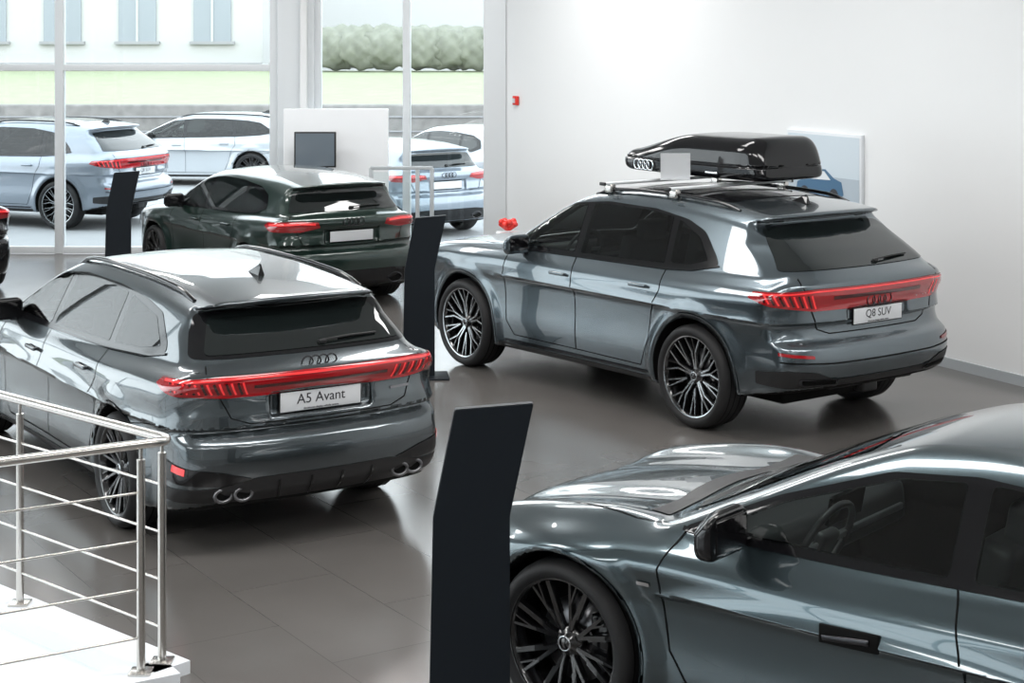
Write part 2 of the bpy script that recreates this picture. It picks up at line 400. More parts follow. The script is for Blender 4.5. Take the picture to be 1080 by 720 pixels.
def interior(car,sp):
    z=sp.get('sz',0); e=empty('interior',(0,0,z),0,car.par)
    def seat(x,y):
        box('seat_cushion',(.50,.50,.16),(x,y,.50),'leather',e,rot=(0,-.12,0),bevel=.05,seg=3)
        box('seat_back',(.15,.50,.60),(x-.32,y,.80),'leather',e,rot=(0,-.30,0),bevel=.05,seg=3)
        box('seat_back_insert',(.155,.26,.46),(x-.315,y,.81),'leather_light',e,rot=(0,-.30,0),bevel=.03,seg=3)
        box('headrest',(.10,.28,.17),(x-.44,y,1.14),'leather',e,rot=(0,-.2,0),bevel=.04,seg=3)
    for y in (.38,-.38): seat(.05,y)
    box('rear_bench',(.48,1.26,.16),(-.85,0,.50),'leather',e,bevel=.05,seg=3)
    box('rear_bench_back',(.14,1.26,.55),(-1.14,0,.78),'leather',e,rot=(0,-.30,0),bevel=.05,seg=3)
    for y in (.38,-.38): box('headrest',(.09,.26,.14),(-1.24,y,1.09),'leather',e,rot=(0,-.2,0),bevel=.04,seg=3)
    box('dashboard',(.42,1.36,.20),(.86,0,.80),'leather',e,rot=(0,.08,0),bevel=.06,seg=3)
    box('dash_strip',(.02,1.20,.03),(.645,0,.80),'interior_trim',e,bevel=.005)
    box('centre_console',(1.1,.24,.28),(.25,0,.48),'leather',e,bevel=.04)
    box('centre_screen',(.02,.30,.13),(.62,-.02,.93),'black_gloss',e,rot=(0,-.2,0),bevel=.005)
    s=empty('steering_wheel',(.50,.38,.88),0,e); s.rotation_euler=(0,-.42,0)
    tube('wheel_rim',[(0,.19*math.cos(t),.185*math.sin(t)) for t in np.linspace(0,2*math.pi,33)[:-1]],.015,'leather',s,True)
    box('wheel_boss',(.05,.14,.11),(0,0,0),'leather',s,bevel=.02); box('wheel_spoke',(.015,.36,.03),(0,0,0),'interior_trim',s,bevel=.005); box('wheel_spoke',(.015,.03,.18),(0,0,-.09),'interior_trim',s,bevel=.005)
def rails(car,x0,x1,y,mat):
    P,N,h=car.proj('top',[(x,y) for x in np.linspace(x0,x1,16)])
    n=len(P)
    for sg in (1,-1):
        pts=[]
        for i,p in enumerate(P):
            t=i/(n-1); lift=.035*min(1,min(t,1-t)*10); pts.append((p[0],sg*p[1],p[2]+lift-.004))
        tube('roof_rail',pts,.015,mat,car.par)
def fin(car,x,mat='black_gloss'):
    P,N=car.at('top',x,0); vs=[];fs=[]
    prof=[(.10,0),(-.02,.055),(-.06,.07),(-.075,.05),(-.08,0)]
    for sgy in (1,-1): vs+=[(P[0]+a,sgy*(.022 if b==0 else .006),P[2]-.005+b) for a,b in prof]
    n=5; fs=[tuple(range(n)),tuple(range(2*n-1,n-1,-1))]+[(i,n+i,n+(i+1)%n,(i+1)%n) for i in range(n)]
    mesh_obj('shark_fin_antenna',vs,fs,mat,car.par,False)
def wiper(car,y0,z0,y1,z1):
    P,N=car.at('rear',y0,z0); Q,M=car.at('rear',y1,z1)
    tube('rear_wiper_arm',[tuple(P+N*.025),tuple((P+Q)/2+N*.028),tuple(Q+M*.016)],.006,'black_matte',car.par)
    tube('rear_wiper_blade',[tuple(Q+M*.014),tuple(Q+(P-Q)*.7+N*.012)],.005,'gap',car.par)
    box('wiper_pivot',(.03,.05,.03),tuple(P+N*.014),'black_matte',car.par,bevel=.01)
def arch_lips(c,paint,w,off,d):
    for ax in (c.a,-c.a):
        arc=[(ax+(c.Ra+d)*math.cos(t),c.r+(c.Ra+d)*math.sin(t)) for t in np.linspace(-.15,math.pi+.15,34)]
        c.line('arch_lip','L',arc,w,paint,off,'LR')

# ---------------------------------------------------------------- SUV
def build_suv(loc,rz):
    sp=dict(wb=3.0,r=.39,Ra=.445,hw=1.0,xf_end=2.45,xr_end=-2.57,H=1.72,fl=.026,blister=.012,crown=.05,cf=.14,cf6=.16,cr=.10,cr6=.17,zbelt=1.13,tum=.40,hollow=1,cavz=.62,cavx=1.9,sz=.22,tint='privacy_glass',zsp=1.56,rcrown=.07,
     zb=[(-2.7,.42),(-2.2,.36),(-1.9,.30),(-1.2,.26),(1.9,.24),(2.5,.28)],
     W=[(-2.6,.91),(-2.2,.945),(-1.5,.975),(0,.958),(1.5,.972),(2.0,.95),(2.45,.90)],
     T=[(-2.65,1.18),(-2.4,1.23),(-1.8,1.225),(-1,1.20),(.5,1.17),(.8,1.19),(1.1,1.17),(1.5,1.145),(2.0,1.09),(2.3,1.0),(2.42,.90),(2.6,.75)],
     xf=[(.2,2.25),(.35,2.40),(.6,2.45),(.8,2.45),(.95,2.40),(1.1,2.3)],
     xr=[(.2,-2.30),(.35,-2.44),(.48,-2.54),(.60,-2.57),(.70,-2.55),(.77,-2.47),(.84,-2.45),(.98,-2.46),(1.08,-2.50),(1.14,-2.50),(1.22,-2.44),(1.3,-2.36)],
     zs=[(-2.6,1.02),(-1.5,.99),(0,.965),(1.5,.95),(2.5,.90)],
     R=[(-2.4,1.565),(-2.08,1.612),(-1.9,1.638),(-1.5,1.68),(-1,1.71),(-.5,1.715),(0,1.68),(.3,1.63),(.8,1.45)],
     xw=[(1.0,1.32),(1.1,1.15),(1.2,.98),(1.35,.72),(1.5,.45),(1.6,.25),(1.7,.02),(1.8,-.2)],
     xrc=[(.9,-2.5),(1.14,-2.46),(1.23,-2.40),(1.33,-2.26),(1.45,-2.06),(1.53,-1.93),(1.555,-1.92),(1.58,-2.01),(1.63,-2.05),(1.78,-2.05)],
     C0=[(-2.5,.83),(-2.0,.87),(-1.2,.885),(0,.885),(.8,.87),(1.2,.82)],
     sub=[((-2.56,0,.895),(.10,.33,.075),.02)],
     dlo=[(.98,1.13),(.6,1.135),(-1.1,1.165),(-1.4,1.185),(-1.66,1.235),(-1.62,1.29),(-1.42,1.46),(-1.2,1.53),(-.8,1.58),(-.2,1.59),(.25,1.545),(.7,1.33)],
     panes=[[(.78,1.16),(.02,1.17),(.05,1.55),(.22,1.52),(.62,1.31)],[(-.06,1.17),(-1.08,1.195),(-1.02,1.535),(-.7,1.56),(-.04,1.56)],[(-1.15,1.205),(-1.36,1.215),(-1.54,1.255),(-1.38,1.41),(-1.1,1.52)]],
     belt=[(.98,1.122),(.6,1.126),(-1.1,1.155),(-1.4,1.175),(-1.67,1.228)],
     ws=[(1.08,-.60),(1.16,0),(1.08,.60),(.36,.50),(.40,0),(.36,-.50)])
    e=empty('suv_car',loc,rz); c=Car(sp,e); common(c,sp,'paint_suv','y5',.29)
    c.line('door_gap','L',[(.86,1.12),(.90,.9),(.88,.5),(.78,.38)],.007,sides='LR')
    c.line('door_gap','L',[(-.02,1.14),(-.06,.8),(-.06,.38)],.007,sides='LR')
    c.line('door_gap','L',[(-1.12,1.16),(-1.14,1.0),(-1.02,.82),(-.98,.6),(-.88,.38)],.007,sides='LR')
    c.line('door_gap','L',[(.78,.38),(-.88,.38)],.007,sides='LR')
    c.panel('sill','L',[(1.0,.255),(-1.0,.275),(-1.0,.31),(1.0,.30)],'black_matte',.004,'LR',.01)
    c.panel('sill_blade','L',[(.93,.31),(-.96,.325),(-.96,.345),(.93,.33)],'dark_chrome',.008,'LR',.01)
    arch_lips(c,'paint_suv',.034,.007,.018)
    g=[(-.78,1.245),(.78,1.245),(.62,1.51),(.3,1.535),(-.3,1.535),(-.62,1.51)]
    c.panel('rear_window','rear',g,'car_glass',.005,'L',.03)
    lamp=[(-1.08,1.055),(-.92,1.010),(-.62,.965),(-.50,1.035),(.50,1.035),(.62,.965),(.92,1.010),(1.08,1.055),(1.04,1.10),(.60,1.13),(-.60,1.13),(-1.04,1.10)]
    c.panel('tail_lamp','rcyl',lamp,'lamp_red',.006,'L',.01,.03)
    c.line('lamp_signature','rcyl',[(-1.0,1.085),(-.6,1.112),(.6,1.112),(1.0,1.085)],.012,'lamp_lit',.010)
    c.line('lamp_signature','rcyl',[(-.48,1.060),(.48,1.060)],.024,'lamp_dark',.009)
    for sg in (1,-1):
        for k in range(6):
            u=sg*(.62+.06*k); z0=.985+.009*k
            c.line('lamp_segment','rcyl',[(u,z0),(u+sg*.03,1.085)],.013,'lamp_lit',.010)
            c.line('lamp_segment','rcyl',[(u+sg*.027,z0+.004),(u+sg*.057,1.085)],.014,'lamp_dark',.009)
    c.line('tailgate_gap','rcyl',[(-.74,1.20),(-.70,1.13),(-.655,.99),(-.60,.83),(-.5,.795),(.5,.795),(.60,.83),(.655,.99),(.70,1.13),(.74,1.20)],.008)
    c.panel('lower_bumper','rcyl',[(-1.02,.53),(-.80,.56),(-.62,.54),(-.5,.48),(.5,.48),(.62,.54),(.80,.56),(1.02,.53),(1.02,.44),(.8,.43),(-.8,.43),(-1.02,.44)],'black_matte',.006,'L',.015)
    c.line('bumper_crease','rcyl',[(-.85,.62),(-.5,.60),(.5,.60),(.85,.62)],.010,'gap',.003)
    for sg in (1,-1):
        c.panel('reflector','rcyl',[(sg*.86,.665),(sg*.64,.64),(sg*.64,.662),(sg*.86,.688)],'lamp_red',.008,'L',.005)
        c.panel('exhaust_trim','rcyl',[(sg*.74,.45),(sg*.46,.44),(sg*.46,.485),(sg*.74,.50)],'dark_chrome',.010,'L',.015)
        c.panel('exhaust_opening','rcyl',[(sg*.72,.460),(sg*.48,.450),(sg*.48,.475),(sg*.72,.490)],'gap',.013,'L',.01)
    box('skid_plate',(.12,.9,.05),(-2.36,0,.40),'dark_chrome',e,bevel=.015)
    box('tow_cover',(.10,.16,.10),(-2.36,0,.36),'black_matte',e,bevel=.02)
    c.panel('model_badge','rear',[(-.44,.985),(-.58,.985),(-.58,1.0),(-.44,1.0)],'chrome',.006,'L',.003)
    plate(c,.90,'Q8 SUV',-.03); rings(c,'rear',0,1.008,.042,'dark_chrome'); wiper(c,-.10,1.265,-.50,1.28)
    c.panel('grille','front',[(-.52,.95),(.52,.95),(.62,.75),(.45,.45),(-.45,.45),(-.62,.75)],'black_gloss',.006,'L',.04)
    for sg in (1,-1): c.panel('headlamp','fcyl',[(sg*.45,.92),(sg*.85,.95),(sg*.88,.87),(sg*.5,.80)],'lamp_clear',.006,'L',.02)
    c.line('bonnet_gap','top',[(2.25,-.72),(1.2,-.83),(1.0,-.80)],.008); c.line('bonnet_gap','top',[(2.25,.72),(1.2,.83),(1.0,.80)],.008)
    c.panel('panoramic_roof','top',[(.16,-.50),(.20,0),(.16,.50),(-1.45,.50),(-1.45,-.50)],'black_gloss',.004,'L',.06)
    mirror(c,.66,1.16,.98,'paint_suv',1.05)
    for x,z in ((.12,.985),(-.90,1.01)): handle(c,x,z,'paint_suv')
    rails(c,.05,-1.65,.60,'black_gloss'); fin(c,-1.70)
    for x in (-.12,-.92):
        P,N=c.at('top',x,.60); z=P[2]+.078
        b=empty('roof_rack_bar',(x,0,z),0,e)
        box('bar',(.065,1.36,.022),(0,0,0),'alu',b,bevel=.009,seg=3)
        for sg in (1,-1):
            box('bar_foot',(.09,.06,.075),(0,sg*.605,-.04),'steel',b,bevel=.018,seg=3)
            box('bar_end',(.07,.02,.028),(0,sg*.685,0),'black_matte',b,bevel=.006)
    def box_sdf(x,y,z):
        yy=np.abs(y)
        W=.41-.05*sst((x-.1)/.8)-.03*sst((-x-.6)/.3)
        top=.36-.17*sst((x+.05)/.95)-.05*sst((-x-.75)/.2)
        s1=yy-W+.12*np.maximum(z-.14,0)
        t=z-top+.10*yy*yy
        fr=(x-.90+.25*yy*yy+.4*np.abs(z-.12)); rr=(-x-.88+.12*yy*yy+.25*(z-.1))
        f=smax(s1,t,.12); f=smax(f,smax(fr,rr,.05),.12); f=smax(f,(.015-z),.06)
        groove=np.abs(z-(.125))-.006
        f=smax(f,-smax(groove,-(f+.010),.004),.004)
        return f
    P,Q=surf_nets(box_sdf,(-1.0,-.5,-.04),(1.0,.5,.45),.014)
    g=grad(box_sdf,P,.003); N=g/np.maximum(np.linalg.norm(g,axis=1)[:,None],1e-6)
    rb=empty('roof_box',(-.53,-.24,1.785),0,e); mesh_obj('box_shell',P,Q,'black_gloss',rb,True,N)
    for k in range(4):
        x=.50+(k-1.5)*.060
        pts=[(x+.042*math.cos(t),.400-(x-.50)*.10,.075+.042*math.sin(t)) for t in np.linspace(0,2*math.pi,21)[:-1]]
        tube('box_badge_ring',pts,.006,'chrome',rb,True)
    box('box_latch',(.14,.01,.02),(-.35,.415,.06),'chrome',rb,bevel=.004)
    s=empty('info_card',(-.72,.42,1.79),-.64,e); box('card',(.006,.24,.21),(0,0,.11),'plate_white',s); box('card_foot',(.08,.24,.006),(0,0,.003),'plate_white',s)
    return c
# ---------------------------------------------------------------- estate
def build_estate(loc,rz):
    sp=dict(wb=2.9,r=.345,Ra=.392,hw=.93,xf_end=2.33,xr_end=-2.50,H=1.49,fl=.026,blister=.018,crown=.05,cf=.16,cf6=.22,cr=.12,cr6=.24,zbelt=.98,tum=.48,hollow=1,cavz=.48,cavx=1.9,sz=.04,tint='privacy_glass',zsp=1.36,rcrown=.08,
     zb=[(-2.6,.31),(-2.2,.25),(-1.8,.20),(1.9,.18),(2.4,.22)],
     W=[(-2.5,.85),(-2.2,.88),(-1.45,.905),(0,.885),(1.45,.905),(1.9,.88),(2.33,.83)],
     T=[(-2.6,1.02),(-2.3,1.07),(-1.8,1.06),(-1,1.03),(.5,1.0),(.9,1.01),(1.1,.99),(1.6,.93),(2.05,.84),(2.25,.76),(2.4,.62)],
     xf=[(.15,2.15),(.3,2.28),(.5,2.33),(.65,2.33),(.8,2.26),(.95,2.15)],
     xr=[(.15,-2.28),(.28,-2.38),(.40,-2.48),(.55,-2.50),(.64,-2.485),(.72,-2.405),(.80,-2.385),(.90,-2.40),(.97,-2.44),(1.02,-2.445),(1.07,-2.38),(1.14,-2.3)],
     zs=[(-2.5,.90),(-1.45,.87),(0,.83),(1.45,.80),(2.33,.74)],
     R=[(-2.4,1.375),(-2.15,1.405),(-2.0,1.422),(-1.5,1.465),(-1,1.485),(-.5,1.485),(0,1.455),(.3,1.41),(.7,1.25)],
     xw=[(.85,1.35),(.95,1.15),(1.05,.96),(1.15,.76),(1.3,.44),(1.38,.25),(1.45,.05),(1.55,-.2)],
     xrc=[(.8,-2.44),(1.02,-2.38),(1.08,-2.32),(1.18,-2.19),(1.30,-2.02),(1.345,-1.98),(1.37,-2.11),(1.42,-2.14),(1.52,-2.14)],
     C0=[(-2.45,.74),(-2.0,.79),(-1.2,.815),(0,.825),(.8,.81),(1.2,.76)],
     sub=[((-2.48,0,.842),(.10,.33,.066),.02)],
     dlo=[(.98,.975),(.6,.985),(-1.1,1.025),(-1.6,1.055),(-1.86,1.10),(-1.82,1.15),(-1.58,1.29),(-1.3,1.335),(-.8,1.365),(-.2,1.365),(.25,1.325),(.65,1.15)],
     panes=[[(.78,1.005),(.02,1.018),(.04,1.34),(.22,1.31),(.60,1.13)],[(-.06,1.018),(-1.04,1.05),(-.98,1.33),(-.7,1.345),(-.04,1.35)],[(-1.11,1.055),(-1.5,1.08),(-1.76,1.12),(-1.54,1.255),(-1.06,1.325)]],
     belt=[(.98,.967),(.6,.976),(-1.1,1.016),(-1.6,1.046),(-1.87,1.092)],
     ws=[(1.12,-.56),(1.18,0),(1.12,.56),(.38,.48),(.44,0),(.38,-.48)])
    e=empty('estate_car',loc,rz); c=Car(sp,e); common(c,sp,'paint_grey','m10',.255)
    c.line('door_gap','L',[(.84,.96),(.90,.8),(.86,.4),(.76,.28)],.007,sides='LR')
    c.line('door_gap','L',[(-.02,.99),(-.06,.7),(-.06,.28)],.007,sides='LR')
    c.line('door_gap','L',[(-1.08,1.01),(-1.12,.85),(-1.02,.72),(-.97,.5),(-.86,.28)],.007,sides='LR')
    c.line('door_gap','L',[(.76,.28),(-.86,.28)],.007,sides='LR')
    c.line('bumper_gap','L',[(-1.72,.68),(-2.0,.72),(-2.2,.74)],.006,sides='LR')
    c.panel('sill','L',[(1.0,.19),(-1.0,.21),(-1.0,.24),(1.0,.23)],'black_matte',.004,'LR',.01)
    arch_lips(c,'paint_grey',.028,.006,.014)
    c.panel('rear_window_surround','rear',[(-.71,1.10),(.71,1.10),(.60,1.322),(.3,1.345),(-.3,1.345),(-.60,1.322)],'black_gloss',.003,'L',.03)
    c.panel('rear_window','rear',[(-.64,1.118),(.64,1.118),(.53,1.305),(.3,1.325),(-.3,1.325),(-.53,1.305)],'car_glass',.006,'L',.03)
    lamp=[(-1.02,.965),(-.86,.920),(-.56,.900),(-.42,.948),(.42,.948),(.56,.900),(.86,.920),(1.02,.965),(.98,1.0),(.60,1.025),(-.60,1.025),(-.98,1.0)]
    c.panel('tail_lamp','rcyl',lamp,'lamp_red',.006,'L',.01,.03)
    c.line('lamp_signature','rcyl',[(-.94,.99),(-.6,1.010),(.6,1.010),(.94,.99)],.012,'lamp_lit',.010)
    c.line('lamp_signature','rcyl',[(-.44,.962),(.44,.962)],.016,'lamp_dark',.009)
    for sg in (1,-1):
        for k in range(7):
            u=sg*(.48+.06*k); c.line('lamp_segment','rcyl',[(u,.918+.004*k),(u+sg*.02,.990)],.011,'lamp_lit',.010)
            c.line('lamp_segment','rcyl',[(u+sg*.026,.918+.004*k),(u+sg*.046,.990)],.014,'lamp_dark',.009)
        c.panel('reflector','rcyl',[(sg*.86,.50),(sg*.775,.485),(sg*.77,.525),(sg*.85,.54)],'lamp_lit',.010,'L',.005)
        c.panel('bumper_vent','rcyl',[(sg*.98,.56),(sg*.60,.50),(sg*.44,.45),(sg*.60,.42),(sg*.92,.44)],'black_gloss',.006,'L',.02)
        for k in (0,1):
            u=sg*(.50+.10*k); P,N=c.at('rcyl',u,.365)
            pts=[(P[0]-.01,P[1]+.052*math.cos(t),P[2]+.036*math.sin(t)) for t in np.linspace(0,2*math.pi,25)[:-1]]
            tube('exhaust_ring',pts,.010,'brake_steel',e,True)
            pp=[(P[0]-.006,P[1]+.048*math.cos(t),P[2]+.033*math.sin(t)) for t in np.linspace(0,2*math.pi,25)[:-1]]
            mesh_obj('exhaust_bore',pp,[tuple(range(24))],'gap',e,False)
    c.line('tailgate_gap','rcyl',[(-.72,1.07),(-.68,1.02),(-.62,.90),(-.56,.79),(-.46,.752),(.46,.752),(.56,.79),(.62,.90),(.68,1.02),(.72,1.07)],.006)
    c.panel('diffuser','rcyl',[(-.95,.40),(-.62,.41),(-.42,.455),(.42,.455),(.62,.41),(.95,.40),(.93,.325),(.5,.31),(-.5,.31),(-.93,.325)],'black_matte',.004,'L',.02)
    for u in (-.3,-.1,.1,.3): c.line('diffuser_fin','rcyl',[(u,.315),(u,.43)],.012,'black_gloss',.012)
    c.panel('model_badge','rear',[(-.46,.845),(-.60,.845),(-.60,.86),(-.46,.86)],'brake_steel',.006,'L',.003)
    plate(c,.842,'A5 Avant',-.03); rings(c,'rear',0,1.055,.036,'dark_chrome'); wiper(c,-.08,1.135,-.46,1.145)
    c.panel('grille','front',[(-.5,.72),(.5,.72),(.58,.55),(.42,.33),(-.42,.33),(-.58,.55)],'black_gloss',.006,'L',.04)
    for sg in (1,-1): c.panel('headlamp','fcyl',[(sg*.45,.72),(sg*.85,.76),(sg*.88,.68),(sg*.5,.62)],'lamp_clear',.006,'L',.02)
    c.line('bonnet_gap','top',[(2.15,-.62),(1.2,-.78),(1.0,-.76)],.008); c.line('bonnet_gap','top',[(2.15,.62),(1.2,.78),(1.0,.76)],.008)
    mirror(c,.70,1.01,.90,'black_gloss')
    for x,z in ((.12,.845),(-.88,.88)): handle(c,x,z,'paint_grey')
    rails(c,.15,-1.85,.555,'black_gloss'); fin(c,-1.50)
    return c
# ---------------------------------------------------------------- hatchback
def build_hatch(loc,rz,paint='paint_green',h=.026,name='hatchback_car'):
    sp=dict(h=h,wb=2.63,r=.33,Ra=.378,hw=.925,xf_end=2.17,xr_end=-2.17,H=1.43,fl=.030,blister=.02,crown=.05,cf=.16,cf6=.22,cr=.12,cr6=.24,zbelt=.97,tum=.42,zsp=1.30,
     zb=[(-2.2,.24),(-1.8,.20),(1.7,.17),(2.2,.2)],
     W=[(-2.2,.86),(-1.9,.875),(-1.3,.895),(0,.87),(1.3,.895),(1.8,.87),(2.17,.82)],
     T=[(-2.3,.985),(-2.0,1.035),(-1.5,1.03),(-1,1.01),(.5,.98),(.9,.985),(1.1,.96),(1.5,.92),(1.9,.84),(2.1,.74),(2.25,.6)],
     xf=[(.15,2.0),(.3,2.12),(.5,2.17),(.65,2.17),(.8,2.10),(.95,2.0)],
     xr=[(.15,-1.98),(.25,-2.08),(.36,-2.15),(.54,-2.17),(.62,-2.15),(.67,-2.07),(.76,-2.06),(.86,-2.08),(.94,-2.12),(.99,-2.11),(1.04,-2.05),(1.1,-2.0)],
     zs=[(-2.2,.88),(-1.3,.85),(0,.82),(1.3,.79),(2.2,.74)],
     R=[(-2.2,1.32),(-1.95,1.36),(-1.8,1.375),(-1.3,1.42),(-.8,1.44),(-.4,1.445),(0,1.425),(.3,1.37),(.7,1.2)],
     xw=[(.85,1.25),(.95,1.06),(1.05,.88),(1.15,.70),(1.3,.40),(1.38,.2),(1.45,0),(1.55,-.2)],
     xrc=[(.8,-2.1),(.98,-2.04),(1.06,-1.98),(1.15,-1.90),(1.26,-1.82),(1.29,-1.82),(1.32,-1.94),(1.37,-1.97),(1.5,-1.97)],
     C0=[(-2.2,.72),(-1.8,.76),(-1.2,.79),(0,.81),(.8,.80),(1.2,.75)],
     sub=[((-2.14,0,.80),(.09,.33,.075),.02)],
     dlo=[(.90,.96),(.5,.97),(-.9,1.0),(-1.3,1.03),(-1.5,1.10),(-1.42,1.22),(-1.2,1.295),(-.7,1.335),(-.2,1.34),(.2,1.30),(.6,1.13)],
     panes=[[(.72,.99),(.02,1.0),(.04,1.31),(.18,1.285),(.54,1.12)],[(-.06,1.0),(-.92,1.025),(-.86,1.305),(-.6,1.32),(-.04,1.325)],[(-.98,1.03),(-1.25,1.05),(-1.40,1.11),(-1.33,1.20),(-.94,1.295)]],
     belt=[(.90,.952),(.5,.962),(-.9,.992),(-1.3,1.02),(-1.5,1.09)],
     ws=[(1.08,-.58),(1.13,0),(1.08,.58),(.34,.50),(.38,0),(.34,-.50)])
    e=empty(name,loc,rz); c=Car(sp,e); common(c,sp,paint,'m8',.25)
    c.line('door_gap','L',[(.78,.96),(.82,.8),(.78,.4),(.7,.30),(-.7,.30),(-.82,.6),(-.98,.8),(-.95,.99)],.008,sides='LR')
    c.line('door_gap','L',[(-.02,.98),(-.06,.7),(-.06,.30)],.008,sides='LR')
    c.panel('rear_window','rear',[(-.66,1.06),(.66,1.06),(.56,1.26),(.3,1.28),(-.3,1.28),(-.56,1.26)],'car_glass',.006,'L',.03)
    for sg in (1,-1):
        c.panel('tail_lamp','rcyl',[(sg*.40,.91),(sg*.60,.865),(sg*.90,.875),(sg*1.0,.93),(sg*.95,.965),(sg*.60,.98),(sg*.42,.965)],'lamp_red',.006,'L',.01,.03)
        c.line('lamp_signature','rcyl',[(sg*.45,.945),(sg*.6,.955),(sg*.92,.94)],.02,'lamp_lit',.010)
        c.panel('bumper_vent','rcyl',[(sg*.90,.56),(sg*.80,.40),(sg*.66,.40),(sg*.80,.52)],'black_gloss',.006,'L',.02)
        P,N=c.at('rcyl',sg*.5,.32)
        pts=[(P[0]-.02,P[1]+.085*math.cos(t),P[2]+.05*math.sin(t)) for t in np.linspace(0,2*math.pi,25)[:-1]]
        tube('exhaust_ring',pts,.010,'dark_chrome',e,True)
        pp=[(P[0]-.012,P[1]+.08*math.cos(t),P[2]+.045*math.sin(t)) for t in np.linspace(0,2*math.pi,25)[:-1]]
        mesh_obj('exhaust_bore',pp,[tuple(range(24))],'gap',e,False)
    c.panel('diffuser','rcyl',[(-.93,.38),(-.45,.44),(.45,.44),(.93,.38),(.93,.26),(-.93,.26)],'black_gloss',.004,'L',.02)
    c.line('tailgate_gap','rcyl',[(-.72,1.03),(-.64,.86),(-.58,.73),(-.46,.70),(.46,.70),(.58,.73),(.64,.86),(.72,1.03)],.008)
    plate(c,.80,'',-.03); rings(c,'rear',0,.955,.04,'dark_chrome'); wiper(c,-.05,1.085,-.42,1.095)
    c.panel('grille','front',[(-.5,.72),(.5,.72),(.58,.55),(.42,.3),(-.42,.3),(-.58,.55)],'black_gloss',.006,'L',.04)
    for sg in (1,-1): c.panel('headlamp','fcyl',[(sg*.45,.70),(sg*.85,.76),(sg*.88,.66),(sg*.5,.60)],'lamp_clear',.006,'L',.02)
    mirror(c,.62,1.0,.90,'black_gloss')
    for x,z in ((.12,.84),(-.78,.86)): handle(c,x,z,paint)
    return c
